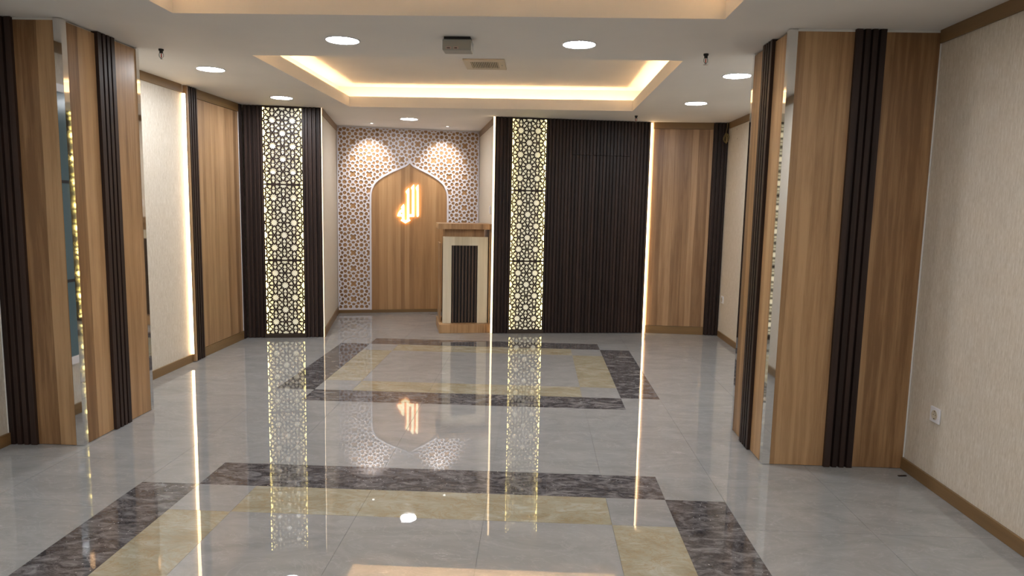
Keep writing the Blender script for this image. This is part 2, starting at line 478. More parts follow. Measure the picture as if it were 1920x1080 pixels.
# horizontal trims and baseboards (name, P, Q, z0, z1, thickness in front of the wall)
def strip(name, P, Q, z0, z1, t=0.014, mat=None, off=0.0):
    mb = MB().box(0, ln(P, Q), -t - off, -off, z0, z1)
    return struct(mb.build(name, mat or M_TRIM, loc=(P.x, P.y, 0), rz=ang(P, Q), bevel=0.0015))
TZ = 2.374
strip('trim_1', V((XL, YR)), V((XL, -2.53)), TZ, H, 0.012)
strip('trim_2', V((XL, -1.79)), V((XL, -0.405)), TZ, H, 0.012)
strip('trim_3', V((XL, -0.165)), V((XL, 0.70)), TZ - 0.012, H, 0.020)
strip('trim_4', V((XR, 1.60)), V((XR, -1.835)), TZ, H, 0.012)
strip('trim_5', V((XR, -2.47)), V((XR, YR)), TZ, H, 0.012)
strip('trim_6', V((XR, YR)), V((XL, YR)), TZ, H, 0.012)
ddn = (NL - A1).normalized(); dnr = (B0 - NR).normalized()
strip('trim_7', A1 + ddn * 0.02, NL, TZ, H, 0.012)
strip('trim_8', NR, B0 - dnr * 0.02, TZ, H, 0.012)
strip('baseboard_left_near', V((XL, YR)), V((XL, -2.53)), 0.0, 0.072)
strip('baseboard_left_far', V((XL, -1.79)), V((XL, -0.375)), 0.0, 0.072)
strip('baseboard_left_end', V((XL, -0.175)), V((XL, 0.70)), 0.0, 0.085, 0.020)
strip('baseboard_right_far', V((XR, 1.60)), V((XR, -1.835)), 0.0, 0.066)
strip('baseboard_right_near', V((XR, -2.47)), V((XR, YR)), 0.0, 0.068)
strip('baseboard_rear', V((XR, YR)), V((XL, YR)), 0.0, 0.07)
strip('baseboard_niche_left', A1 + ddn * 0.02, NL, 0.0, 0.085)
strip('baseboard_niche_right', NR, B0 - dnr * 0.02, 0.0, 0.085)
strip('baseboard_niche_back', NL, NR, 0.0, 0.04, 0.012)

# ------------------------------------------------------------------ fluted panels
def fluted(name, P, Q, s0, s1, label, thick=SB, n=None, group='dark fluted wall panels', z0=0.004, z1=H - 0.003, rib=0.018, mat=None, seam=None, off=0.0):
    """dark ribbed cladding; local +x runs along the wall, local -y faces the room"""
    L = s1 - s0
    n = n or max(1, round(L / 0.04)); p = L / n
    prof = []
    for k in range(n):
        a = s0 + k * p
        prof += [(a + 0.0004, 0.016), (a + p * 0.19, 0.016), (a + p * 0.26, 0.0015), (a + p * 0.31, 0.0), (a + p * 0.73, 0.0), (a + p * 0.78, 0.0015), (a + p * 0.85, 0.016), (a + p - 0.0004, 0.016)]
    prof = [(x, y * rib / 0.016 - off) for x, y in prof]
    prof += [(s1, thick), (s0, thick)]
    mb = MB()
    if seam:
        ka, kb = 7, n - 6
        def part(a, b_): return prof[a * 8:b_ * 8] + [(s0 + b_ * p, thick), (s0 + a * p, thick)]
        for a, b_ in ((0, ka), (kb, n)): mb.prism(part(a, b_), z0, z1)
        mb.prism(part(ka, kb), z0, seam - 0.002); mb.prism(part(ka, kb), seam + 0.002, z1)
    else: mb.prism(prof, z0, z1)
    o = mb.build(name, mat or M_SLAT, loc=(P.x, P.y, 0), rz=ang(P, Q))
    if label: tag(o, label, 'wall panel', group)
    return o
LA, LB, LC = ln(A0, A1), ln(B0, B1), ln(B1, C1)
S0, S1 = 0.172, 0.612      # left screen frame
Q0, Q1 = 0.172, 0.600      # right screen frame
fluted('fluted_panel', A0, A1, 0.0, S0, 'dark ribbed panel between the wood wall corner and the left backlit lattice')
fluted('fluted_panel', A0, A1, S1, LA - 0.005, 'dark ribbed panel between the left backlit lattice and the niche')
fluted('fluted_panel', B0, B1, 0.005, Q0, 'dark ribbed panel between the niche and the right backlit lattice', n=4)
fluted('fluted_panel', B0, B1, Q1, LB - 0.016, 'widest dark ribbed panel, filling the wall right of the right backlit lattice', seam=2.05)
fluted('fluted_panel', B1, C1, LC - 0.165, LC - 0.002, 'dark ribbed panel in the far right corner, right of the wood panel', thick=0.038)
fluted('fluted_panel', V((XL, -2)), V((XL, 2)), 2.70, 2.77, 'narrow dark ribbed return on the left wall touching the far left corner', thick=-0.001, off=0.03, n=2)
fluted('fluted_panel', V((XL, 0)), V((XL, 1)), -0.335, -0.180, 'dark ribbed strip on the left wall between its light strip and wood panel', thick=-0.001, off=0.036, n=4)
MB().box(-0.3655, -0.3355, -0.034, -0.001, 0.004, H - 0.003).build('edge_board', M_WOODF, bpy.data.objects['fluted_panel.006'])

# ------------------------------------------------------------------ wood panels
def wood_panel(P, Q, s0, s1, z0, z1, label, t=0.014, mat=M_WOODF, off=0.0):
    mb = MB().box(s0, s1, -off - t, -off - 0.001 if off == 0 else -off, z0, z1)
    o = mb.build('wall_panel', mat, loc=(P.x, P.y, 0), rz=ang(P, Q), bevel=0.001)
    return tag(o, label, 'wall panel', 'wood wall panels')
wood_panel(V((XL, 0)), V((XL, 1)), -0.172, 0.695, 0.088, TZ - 0.015, 'walnut wood wall panel on the left wall between two dark ribbed strips')
wood_panel(B1, C1, 0.024, LC - 0.168, 0.093, 2.368, 'walnut wood wall panel on the far wall, right of the widest dark ribbed panel', t=0.014, off=-0.038)
strip('trim_9', B1 + (C1 - B1).normalized() * 0.018, B1 + (C1 - B1).normalized() * (LC - 0.168), 2.370, H, 0.018, off=-0.038)
strip('baseboard_back_right', B1 + (C1 - B1).normalized() * 0.018, B1 + (C1 - B1).normalized() * (LC - 0.168), 0.0, 0.090, 0.018, off=-0.038)
tag(MB().box(0.697, 0.7015, -0.018, -0.001, 0.09, TZ).build('edge_bead', M_WHITE, loc=(XL, 0, 0), rz=PI / 2), 'thin white bead beside the wood panel on the left wall', 'bead')

# ------------------------------------------------------------------ vertical light strips
M_ALU = plain('aluminium_profile', (0.6, 0.6, 0.6), 0.3, 1.0)
def led(P, Q, x0, x1, y0, y1, z0, z1, label, face, side=None, mat=None):
    root = empty('light_strip', (P.x, P.y, 0), ang(P, Q))
    tag(root, label, 'light strip', 'warm vertical light strips')
    t = 0.003
    body = {'f': (x0, x1, y0 + t, y1), 'l': (x0 + t, x1, y0, y1), 'r': (x0, x1 - t, y0, y1)}[face]
    dif = {'f': (x0, x1, y0, y0 + t), 'l': (x0, x0 + t, y0, y1), 'r': (x1 - t, x1, y0, y1)}[face]
    MB().box(body[0], body[1], body[2], body[3], z0, z1).build('profile', M_ALU, root)
    mb = MB().box(dif[0], dif[1], dif[2], dif[3], z0, z1)
    if side == 'l': mb.box(x0 - 0.002, x0, y0, y1, z0, z1)      # diffuser wraps round the open side
    if side == 'r': mb.box(x1, x1 + 0.002, y0, y1, z0, z1)
    mb.build('diffuser', mat or M_LED, root)
    return root
led(V((XL, 0)), V((XL, 1)), -0.385, -0.366, -0.028, -0.001, 0.074, TZ - 0.002, 'glowing vertical light strip on the left wall beside the wallpaper', 'l')
led(B0, B1, LB - 0.0145, LB + 0.0035, 0.004, 0.030, 0.002, H - 0.012, 'glowing vertical light strip between the widest ribbed panel and the right wood panel', 'f', 'r')
led(B0, B1, -0.0175, -0.001, 0.000, 0.02, 0.002, H - 0.003, 'glowing vertical light strip on the right edge of the niche', 'f', 'l', M_LEDN)
led(A1, NL, 0.001, 0.008, -0.006, -0.0005, 0.002, H - 0.003, 'glowing vertical light strip on the left edge of the niche', 'f', 'r', M_LEDN)

# ------------------------------------------------------------------ pierced plates
def in_poly(x, y, P):
    c = False
    j = len(P) - 1
    for i in range(len(P)):
        xi, yi = P[i]; xj, yj = P[j]
        if (yi > y) != (yj > y) and x < (xj - xi) * (y - yi) / (yj - yi) + xi: c = not c
        j = i
    return c

def pierced(x0, x1, z0, z1, holes, border, t, y=0.0, mi=0, extra=(), solid=None, void=None, mb=None, border_b=None):
    """plate in the local x-z plane (front at y, thickness t) cut by hole polygons"""
    mb = mb or MB()
    border_b = border if border_b is None else border_b
    verts = []; edges = []
    def loop(P):
        n = len(verts)
        verts.extend(Vector(p) for p in P)
        edges.extend((n + i, n + (i + 1) % len(P)) for i in range(len(P)))
    loop([(x0, z0), (x1, z0), (x1, z1), (x0, z1)])
    ix0, ix1, iz0, iz1 = x0 + border, x1 - border, z0 + border_b, z1 - border
    loop([(ix0, iz0), (ix1, iz0), (ix1, iz1), (ix0, iz1)])
    for P in extra: loop(P)
    CS = 0.05
    bins = {}
    for P in holes:
        a, b_ = min(p[0] for p in P), max(p[0] for p in P)
        c, d = min(p[1] for p in P), max(p[1] for p in P)
        if b_ < ix0 or a > ix1 or d < iz0 or c > iz1: continue
        # clip to the inner rectangle
        for (ax, lim, sg) in ((0, ix0, 1), (0, ix1, -1), (1, iz0, 1), (1, iz1, -1)):
            Q = []
            for i in range(len(P)):
                p, q = P[i - 1], P[i]
                pin, qin = (p[ax] - lim) * sg >= 0, (q[ax] - lim) * sg >= 0
                if pin != qin:
                    k = (lim - p[ax]) / (q[ax] - p[ax])
                    Q.append((p[0] + k * (q[0] - p[0]), p[1] + k * (q[1] - p[1])))
                if qin: Q.append(q)
            P = Q
            if len(P) < 3: break
        if len(P) < 3: continue
        loop(P)
        for i in range(int(math.floor(a / CS)), int(math.floor(b_ / CS)) + 1):
            for j in range(int(math.floor(c / CS)), int(math.floor(d / CS)) + 1):
                bins.setdefault((i, j), []).append(P)
    vo, eo, fo, _, _, _ = geometry.delaunay_2d_cdt(verts, edges, [], 0, 1e-6)
    keep = []
    for f in fo:
        cx = sum(vo[i].x for i in f) / len(f); cz = sum(vo[i].y for i in f) / len(f)
        if not (x0 < cx < x1 and z0 < cz < z1): continue
        if void and void(cx, cz): continue
        if (ix0 < cx < ix1 and iz0 < cz < iz1) and not (solid and solid(cx, cz)):
            hit = False
            for P in bins.get((int(math.floor(cx / CS)), int(math.floor(cz / CS))), ()):
                if in_poly(cx, cz, P): hit = True; break
            if hit: continue
        a, b_, c = (vo[i] for i in f[:3])
        if (b_.x - a.x) * (c.y - a.y) - (b_.y - a.y) * (c.x - a.x) < 0: f = list(reversed(f))
        keep.append(tuple(f))
    used = sorted({i for f in keep for i in f}); idx = {v: k for k, v in enumerate(used)}
    n = len(used)
    P3 = [(vo[i].x, y, vo[i].y) for i in used] + [(vo[i].x, y + t, vo[i].y) for i in used]
    faces = [tuple(idx[i] for i in f) for f in keep]
    cnt = {}
    for f in faces:
        for i in range(len(f)):
            cnt[(f[i], f[(i + 1) % len(f)])] = 1
    fs = list(faces) + [tuple(i + n for i in reversed(f)) for f in faces]
    for (a, b_) in cnt:
        if (b_, a) not in cnt: fs.append((b_, a, a + n, b_ + n))
    mb.mesh(P3, fs, mi)
    return mb

def rot(P, a, c=(0, 0), s=1.0):
    ca, sa = math.cos(a), math.sin(a)
    return [(c[0] + s * (x * ca - y * sa), c[1] + s * (x * sa + y * ca)) for x, y in P]

# ten-point star pattern of the backlit screens (unit = distance between neighbouring stars)
def star(n, r1, r2, a0=0.0):
    return [((r1 if k % 2 == 0 else r2) * math.cos(a0 + PI * k / n), (r1 if k % 2 == 0 else r2) * math.sin(a0 + PI * k / n)) for k in range(2 * n)]
STAR10 = star(10, 0.240, 0.155)
TEAR = [(0.255, 0.0), (0.33, -0.050), (0.40, -0.088), (0.435, -0.094), (0.462, -0.080), (0.474, -0.045), (0.477, 0.0), (0.474, 0.045), (0.462, 0.080), (0.435, 0.094), (0.40, 0.088), (0.33, 0.050)]
TEAR = [(0.255 + (x - 0.255) * 1.01, y * 1.07) for x, y in TEAR]
TEAR2 = [(0.735 - (x - 0.255) * 0.98, y * 0.86) for x, y in TEAR][::-1]
DOT = [(0.525 + 0.021 * math.cos(k * PI / 3), 0.021 * math.sin(k * PI / 3)) for k in range(6)]
def star_holes(W, z0, z1, nrow=6):
    p = W / 2; h = (z1 - z0) / nrow
    d = math.hypot(p / 2, h)
    out = []
    for r in range(-1, nrow + 2):
        for q in range(-1, 4):
            cx = (q + (0.0 if r % 2 == 0 else 0.5)) * p; cz = z0 + r * h
            if not (-p * 0.8 < cx < W + p * 0.8): continue
            out.append(rot(STAR10, 0, (cx, cz), d))
            for k in range(10):
                out.append(rot(TEAR, R(18 + 36 * k), (cx, cz), d))
                if k not in (0, 5) or True: out.append(rot(DOT, R(36 * k), (cx, cz), d))
            out.append(rot(TEAR2, PI / 2, (cx, cz), d)); out.append(rot(TEAR2, -PI / 2, (cx, cz), d))
    return out

def screen(P, Q, s0, s1, label):
    """backlit pierced screen standing in a dark box between the ribbed panels"""
    root = empty('lattice_screen', (P.x, P.y, 0), ang(P, Q))
    tag(root, label, 'screen', 'backlit star lattice screens')
    f = 0.020
    mb = MB()
    mb.box(s0, s0 + f, 0.0, SB - 0.002, 0.0, H - 0.003); mb.box(s1 - f, s1, 0.0, SB - 0.002, 0.0, H - 0.003)
    mb.box(s0 + f, s1 - f, 0.0, SB - 0.002, H - 0.012, H - 0.003)
    mb.build('frame', M_SLAT, root)
    MB().box(s0 + 0.004, s1 - 0.004, -0.004, 0.03, 0.0, 0.040).build('sill', M_SILL, root, bevel=0.001)
    W = s1 - s0 - 2 * f
    z = 0.041; hh = (H - 0.012 - 0.041 - 0.016) / 3
    first = None
    for k in range(3):
        if first is None:
            m = pierced(0, W, 0, hh, star_holes(W, 0, hh), 0.004, 0.008)
            first = m.build('lattice_panel', M_SLAT, root, loc=(s0 + f, 0.004, z))
        else:
            c = first.copy(); COL.objects.link(c); c.parent = root; c.location = (s0 + f, 0.004, z)
        if k < 2: MB().box(s0 + f, s1 - f, 0.004, 0.014, z + hh, z + hh + 0.008).build('cross_bar', M_SLAT, root)
        z += hh + 0.008
    MB().box(s0 + f, s1 - f, 0.030, 0.036, 0.041, H - 0.012).build('diffuser', M_BOX, root)
    # strips along both inner sides of the box, behind the lattice edges
    m = MB()
    m.box(s0 + f + 0.0005, s0 + f + 0.0025, 0.016, 0.024, 0.05, H - 0.02); m.box(s1 - f - 0.0025, s1 - f - 0.0005, 0.016, 0.024, 0.05, H - 0.02)
    m.build('edge_light', M_EDGE, root)
    return root
M_EDGE = emis('lightbox_edge_strip', (1.0, 0.78, 0.24), 26.0)
screen(A0, A1, S0, S1, 'backlit star lattice screen left of the niche')
screen(B0, B1, Q0, Q1, 'backlit star lattice screen right of the niche and pulpit')

# ------------------------------------------------------------------ white eight-point lattice with the arch
STAR8 = star(8, 0.158, 0.104, PI / 8)
def grow(P, k):
    cx = sum(p[0] for p in P) / len(P); cy = sum(p[1] for p in P) / len(P)
    return [(cx + (x - cx) * k, cy + (y - cy) * k) for x, y in P]
PET8 = [(0.205, 0.0), (0.245, -0.062), (0.285, -0.094), (0.34, -0.094), (0.385, -0.060), (0.398, 0.0), (0.385, 0.060), (0.34, 0.094), (0.285, 0.094), (0.245, 0.062)]
PET8D = [(0.215, 0.0), (0.255, -0.055), (0.30, -0.088), (0.35, -0.086), (0.392, -0.052), (0.402, 0.0), (0.392, 0.052), (0.35, 0.086), (0.30, 0.088), (0.255, 0.055)]
PET8 = grow(PET8, 1.16); PET8D = grow(PET8D, 1.13)
QUAD = []
for q in range(4):
    a = PI / 2 * q
    lobe = [(0.108 + 0.076 * math.cos(t), 0.108 + 0.076 * math.sin(t)) for t in (R(-70), R(-35), R(0), R(45), R(90), R(125), R(160))]
    QUAD += rot(lobe, a)
    QUAD += rot([(0.0, 0.128)], a)
CROWN = [(0.088, 0.0), (0.048, 0.050), (0.050, 0.122), (-0.002, 0.076), (-0.055, 0.085), (-0.048, 0.034), (-0.088, 0.0), (-0.048, -0.034), (-0.055, -0.085), (-0.002, -0.076), (0.050, -0.122), (0.048, -0.050)]
CROWN = grow(CROWN, 1.15); QUAD = grow(QUAD, 1.04)
DOT8 = [(0.5, 0.0225), (0.4775, 0), (0.5, -0.0225), (0.5225, 0)]
LN = ln(NL, NR)
ARX = 0.941
half = [(0.500, 0.040), (0.500, 1.40), (0.499, 1.52), (0.494, 1.590), (0.478, 1.650), (0.440, 1.722), (0.349, 1.796), (0.232, 1.862), (0.115, 1.915), (0.045, 1.950), (0.012, 1.978), (0.0, 1.992)]
def smooth_half(P):
    out = P[:2]
    Q = P[1:]
    for i in range(len(Q) - 1):
        p0 = Q[max(i - 1, 0)]; p1 = Q[i]; p2 = Q[i + 1]; p3 = Q[min(i + 2, len(Q) - 1)]
        for t in (0.25, 0.5, 0.75, 1.0):
            f = lambda k: 0.5 * (2 * p1[k] + (p2[k] - p0[k]) * t + (2 * p0[k] - 5 * p1[k] + 4 * p2[k] - p3[k]) * t * t + (-p0[k] + 3 * p1[k] - 3 * p2[k] + p3[k]) * t ** 3)
            out.append((f(0), f(1)))
    return out
HF = smooth_half(half)
def offset_half(P, d):
    out = []
    for i, p in enumerate(P):
        a = P[max(i - 1, 0)]; b_ = P[min(i + 1, len(P) - 1)]
        tx, tz = b_[0] - a[0], b_[1] - a[1]; L = math.hypot(tx, tz) or 1
        out.append((max(p[0] + d * tz / L, 0.004), p[1] - d * tx / L))
    out[0] = (P[0][0] + d, P[0][1])
    out[-1] = (0.0, P[-1][1] + d * 1.9)
    return out
HO = offset_half(HF, 0.026)
def full(P): return [(ARX + x, z) for x, z in P] + [(ARX - x, z) for x, z in P[:-1][::-1]]
ARCH_I, ARCH_O = full(HF), full(HO)
ZL0, ZL1 = 0.042, H - 0.002
def arch_lattice():
    root = empty('arch_lattice', (NL.x, NL.y, 0), AN)
    tag(root, 'white pierced lattice around the pointed arch on the niche wall', 'lattice')
    px, pz = 0.2105, 0.2062
    holes = []
    for i in range(-6, 7):
        for j in range(-1, 13):
            c = (ARX + i * px, 0.082 + j * pz)
            sc = lambda P, a: [(c[0] + x * px, c[1] + z * pz) for x, z in rot(P, a)]
            holes.append(sc(STAR8, 0))
            for k in range(4):
                holes.append(sc(PET8, PI / 2 * k)); holes.append(sc(PET8D, PI / 4 + PI / 2 * k))
            holes.append(sc(DOT8, 0)); holes.append(sc(DOT8, PI / 2))
            cc = (c[0] + px / 2, c[1] + pz / 2)
            s2 = lambda P, a, o=(0, 0): [(cc[0] + (x + o[0]) * px, cc[1] + (z + o[1]) * pz) for x, z in rot(P, a)]
            holes.append(s2(QUAD, 0))
            for k in range(4):
                a = PI / 2 * k
                holes.append(s2(CROWN, a + PI, (0.335 * math.cos(a), 0.335 * math.sin(a))))
    mb = pierced(0.006, LN - 0.006, ZL0, ZL1, holes, 0.013, 0.012, y=-0.001,
                 extra=(ARCH_O, ARCH_I), border_b=0.020,
                 solid=lambda x, z: in_poly(x, z, ARCH_O), void=lambda x, z: in_poly(x, z, ARCH_I))
    mb.build('pierced_plate', M_LATW, root)
    # raised moulding following the arch
    m = MB()
    n = len(ARCH_I)
    H1 = full(offset_half(HF, 0.004)); H2 = full(offset_half(HF, 0.020))
    pts = []
    for ring, y in ((ARCH_I, -0.001), (H1, -0.009), (H2, -0.009), (ARCH_O, -0.001)):
        pts += [(x, y, z) for x, z in ring]
    fs = []
    for r in range(3):
        for k in range(n - 1):
            a, b_ = r * n + k, r * n + k + 1
            fs.append((a, a + n, b_ + n, b_))
    m.mesh(pts, fs, 0, False)
    m.build('arch_moulding', M_LATW, root)
    return root
arch_lattice()

# ------------------------------------------------------------------ lit calligraphy
def sign():
    root = empty('calligraphy_sign', (NL.x, NL.y, 0), AN)
    tag(root, 'glowing yellow calligraphy sign mounted inside the pointed arch', 'sign')
    s = lambda x: 1.063 + (x - 602) * (1.063 - 0.778) / (602 - 118)
    z = lambda y: 1.720 + (y - 70) * (1.31 - 1.72) / (765 - 70)
    conv = lambda P: [(s(x), z(y)) for x, y in P]
    alif = [(585, 70), (594, 90), (602, 765), (590, 795), (572, 802), (553, 795), (551, 235), (545, 200), (527, 150), (545, 120)]
    body = [(485, 70), (498, 95), (503, 790), (495, 803), (388, 803), (386, 845), (418, 885), (300, 952), (190, 885), (225, 845), (215, 800), (120, 795), (118, 775), (140, 710), (175, 660), (215, 632), (200, 590), (225, 550), (262, 515), (278, 545), (280, 860), (290, 875), (308, 880), (325, 872), (333, 850), (333, 300), (303, 238), (330, 200), (372, 155), (385, 175), (387, 742), (443, 742), (443, 205), (422, 150), (450, 105)]
    eye = [(190, 725), (212, 703), (232, 715), (230, 745), (200, 742)]
    for nm, P, hs in (('stroke', alif, []), ('letter_body', body, [eye])):
        P = conv(P); hs = [conv(h) for h in hs]
        a0, a1 = min(p[0] for p in P) - .01, max(p[0] for p in P) + .01
        b0, b1 = min(p[1] for p in P) - .01, max(p[1] for p in P) + .01
        m = pierced(a0, a1, b0, b1, hs, 0.0, 0.010, y=-0.018, extra=(P,), void=lambda x, zz, P=P: not in_poly(x, zz, P))
        o = m.build(nm, M_SIGN, root)
        P2 = P; m = pierced(a0, a1, b0, b1, hs, 0.0, 0.002, y=-0.0075, extra=(P,), void=lambda x, zz, P=P: not in_poly(x, zz, P))
        m.build('backlight', M_HALO, o)
    for x, y in ((575, 200), (575, 700), (470, 200), (470, 700), (360, 300), (360, 700), (250, 700)):
        MB().box(s(x) - 0.002, s(x) + 0.002, -0.008, 0.012, z(y) - 0.002, z(y) + 0.002).build('standoff_pin', M_CHROME, root)
sign()

# ------------------------------------------------------------------ pulpit
def pulpit():
    P = V((-0.825, 1.318)); a = math.atan2(0.118, 0.583)
    root = empty('pulpit', (P.x, P.y, 0), a)
    tag(root, 'wooden pulpit with pale frame and dark ribbed front beside the niche', 'pulpit')
    wd = M_WOOD
    MB().box(0.0, 0.598, 0.0, 0.62, 0.0, 0.102).build('base', wd, root, bevel=0.002)
    y0 = 0.085; b = 0.0015
    X0, X1, ZT = 0.044, 0.560, 1.100
    o0, o1, oz = 0.142, 0.442, 1.000
    fr = MB()
    fr.box(X0, o0, y0, y0 + 0.03, 0.102, ZT); fr.box(o1, X1, y0, y0 + 0.03, 0.102, ZT); fr.box(o0, o1, y0, y0 + 0.03, oz, ZT)
    fr.build('front_frame', M_ASH, root, bevel=b)
    MB().box(X0 + 0.012, X1 - 0.012, y0 + 0.03, y0 + 0.34, 0.102, ZT - 0.01).build('body', wd, root, bevel=b)
    n = 8; mb = MB(); p = (o1 - o0) / n
    mb.box(o0, o1, y0 + 0.024, y0 + 0.0295, 0.103, oz)
    for k in range(n): mb.prism([(o0 + k * p + p * .20, y0 + 0.024), (o0 + k * p + p * .26, y0 + 0.006), (o0 + k * p + p * .72, y0 + 0.006), (o0 + k * p + p * .78, y0 + 0.024)], 0.103, oz, 1)
    mb.build('ribbed_insert', [M_DARK, M_SLATL], root)
    MB().box(0.066, 0.519, y0 + 0.02, y0 + 0.34, ZT - 0.01, 1.188).build('neck', wd, root, bevel=b)
    # side boards
    MB().box(0.012, 0.030, y0 + 0.10, y0 + 0.42, 0.102, 1.02).build('side_board', wd, root, bevel=b)
    MB().box(0.572, 0.590, 0.06, 0.50, 0.102, 1.188).build('side_board', wd, root, bevel=b)
    # table top with a rounded right front corner
    x0, x1, ya, yb, r = -0.016, 0.606, 0.0, 0.52, 0.07
    prof = [(x0, ya)] + [(x1 - r + r * math.sin(t), ya + r - r * math.cos(t)) for t in [PI / 2 * k / 8 for k in range(9)]] + [(x1, yb), (x0, yb)]
    MB().prism(prof, 1.188, 1.250).build('reading_top', wd, root, bevel=0.002)
    return root
pulpit()

# ------------------------------------------------------------------ columns
def column(name_label, P, w, d, side, slat_front, slat_side, wall_side):
    """P = near corner that faces the room; side = +1: body extends to +x, -1: to -x"""
    root = empty('column', (P.x, P.y, 0))
    tag(root, name_label, 'column', 'wood clad columns')
    sx = side; e = 0.04; t = 0.004; top = H - 0.014
    fx = lambda a, b_: (min(sx * a, sx * b_), max(sx * a, sx * b_))
    # wood cladding: one board on each side of the ribbed strips
    (f0, f1), (s0, s1) = slat_front, slat_side
    def board(x0, x1, y0, y1):
        a, b_ = fx(x0, x1)
        MB().box(a, b_, y0, y1, 0.002, top).build('wood_board', M_WOOD, root)
    board(e, f0, 0.0, 0.02)
    if w - f1 > 0.01: board(f1, w, 0.0, 0.02)
    board(0.0, 0.02, e, s0); board(0.0, 0.02, s1, d - 0.03)
    # core
    a, b_ = fx(0.02, w)
    MB().box(a, b_, 0.02, d - 0.005, 0.002, H - 0.001).build('core', M_PLASTER, root)
    # ribbed strips
    def ribs(face, q0, q1):
        n = 4; p = (q1 - q0) / n; mb = MB(); dp = 0.020
        prof = []
        for k in range(n):
            g = q0 + k * p
            prof += [(g, -0.002), (g + p * .14, -0.002), (g + p * .22, -dp), (g + p * .84, -dp), (g + p * .92, -0.002), (g + p, -0.002)]
        prof[0] = (q0, -dp); prof[1] = (q0 + p * .14, -dp); prof[-1] = (q1, -dp); prof[-2] = (q1 - p * .08, -dp)
        prof += [(q1, 0.02), (q0, 0.02)]
        if face == 'front': pr = [(sx * u, v) for u, v in prof]
        else: pr = [(sx * v, u) for u, v in prof]
        ar = sum(pr[i - 1][0] * pr[i][1] - pr[i][0] * pr[i - 1][1] for i in range(len(pr)))
        if ar < 0: pr = pr[::-1]
        mb.prism(pr, 0.001, H - 0.002)
        mb.build('ribbed_strip', M_SLAT, root)
    ribs('front', f0, f1); ribs('side', s0, s1)
    # steel corner angles
    for yy, far in ((0.0, False), (d, True)):
        mb = MB()
        a, b_ = fx(-t, e)
        if not far:
            mb.box(a, b_, -t, 0.0, 0.001, H - 0.004); a, b_ = fx(-t, 0.0); mb.box(a, b_, 0.0, e, 0.001, H - 0.004)
        else:
            mb.box(a, b_, d, d + t, 0.001, H - 0.004); a, b_ = fx(-t, 0.0); mb.box(a, b_, d - 0.03, d, 0.001, H - 0.004)
        mb.build('steel_corner', M_MIRROR, root)
    # white filler at the ceiling and along the wall
    a, b_ = fx(e, w)
    MB().box(a, b_, 0.0, 0.02, top + 0.0005, H - 0.001).build('ceiling_filler', M_PLASTER, root)
    a, b_ = fx(w - 0.006, w - 0.0005)
    MB().box(a, b_, -0.024 if w - f1 < 0.01 else -0.006, -0.0205 if w - f1 < 0.01 else -0.0005, 0.07, TZ).build('caulk_line', M_PLASTER, root)
    return root
column('left wood clad column with dark ribbed strips and steel corner', V((-2.393, -2.528)), 0.440, 0.74, -1, (0.271, 0.436), (0.293, 0.458), None)
column('right wood clad column with dark ribbed strips and steel corner', V((1.606, -2.468)), 0.803, 0.630, 1, (0.344, 0.504), (0.232, 0.396), None)

# ------------------------------------------------------------------ ceiling fixtures
def downlight(x, y, r, label):
    root = empty('downlight', (x, y, H))
    tag(root, label, 'ceiling light', 'round ceiling downlights')
    MB().lathe([(r * 1.10, 0.0), (r * 1.10, -0.003), (r * 1.03, -0.006), (r * 0.98, -0.004), (r * 0.97, 0.0)], 48).build('trim_ring', M_WHITE, root)
    MB().disc(r * 0.975, -0.0035, 48).build('diffuser', M_DISC, root)
    return root
DL = [(-0.948, -2.082, 'round ceiling light before the tray, left of the small hanging box'),
      (0.491, -2.046, 'round ceiling light before the tray, right of the small hanging box'),
      (-2.232, -1.103, 'round ceiling light above the left wall wallpaper, behind the left column'),
      (1.703, -1.124, 'round ceiling light closest to the right column'),
      (-2.202, 0.268, 'round ceiling light in front of the left backlit lattice'),
      (1.712, 0.229, 'round ceiling light in front of the right wood wall panel'),
      (-1.257, 1.762, 'round ceiling light inside the niche')]
for x, y, l in DL: downlight(x, y, 0.098, l)
for x, y, l in ((-2.2, -4.3, 'added unseen round ceiling light above the near left wall, for ambient light'), (1.75, -4.3, 'round ceiling light above the right wall behind the camera'),
                (-0.95, -5.9, 'added unseen round ceiling light behind the near tray for ambient light, left one'), (0.49, -5.9, 'added unseen round ceiling light behind the near tray for ambient light, right one'),
                (-1.9, -7.8, 'added unseen round ceiling light near the rear wall for ambient light, left one'), (1.4, -7.8, 'added unseen round ceiling light near the rear wall for ambient light, right one')):
    downlight(x, y, 0.098, l)  # all but the right wall lamp are unseen, added to lift ambient light

def spot(x, y, aim, label):
    root = empty('spot_light', (x, y, H), AN)
    tag(root, label, 'ceiling light', 'small square niche spots')
    mb = MB()
    a, b_ = 0.036, 0.028
    for q in ((-a, a, -a, -b_), (-a, a, b_, a), (-a, -b_, -b_, b_), (b_, a, -b_, b_)): mb.box(*q, -0.004, 0.0)
    mb.build('bezel', M_WHITE, root, bevel=0.001)
    MB().box(-b_, b_, -b_, b_, -0.0022, -0.001).build('recess', M_METAL, root)
    MB().disc(0.016, -0.003, 20).build('lens', M_SPOTF, root)
    ld = bpy.data.lights.new('niche_spot', 'SPOT')
    ld.energy = E_SPOT; ld.color = (1.0, 0.95, 0.89); ld.spot_size = R(68); ld.spot_blend = 1.0; ld.shadow_soft_size = 0.012
    lo = bpy.data.objects.new('spot_beam', ld); COL.objects.link(lo)
    lo.parent = root; lo.location = (0, 0, -0.012)
    d = Matrix.Rotation(-AN, 3, 'Z') @ (Vector(aim) - Vector((x, y, H)))
    lo.rotation_euler = d.to_track_quat('-Z', 'Y').to_euler()
def on_niche(s, z): p = NL + NLd * s; return (p.x, p.y, z)
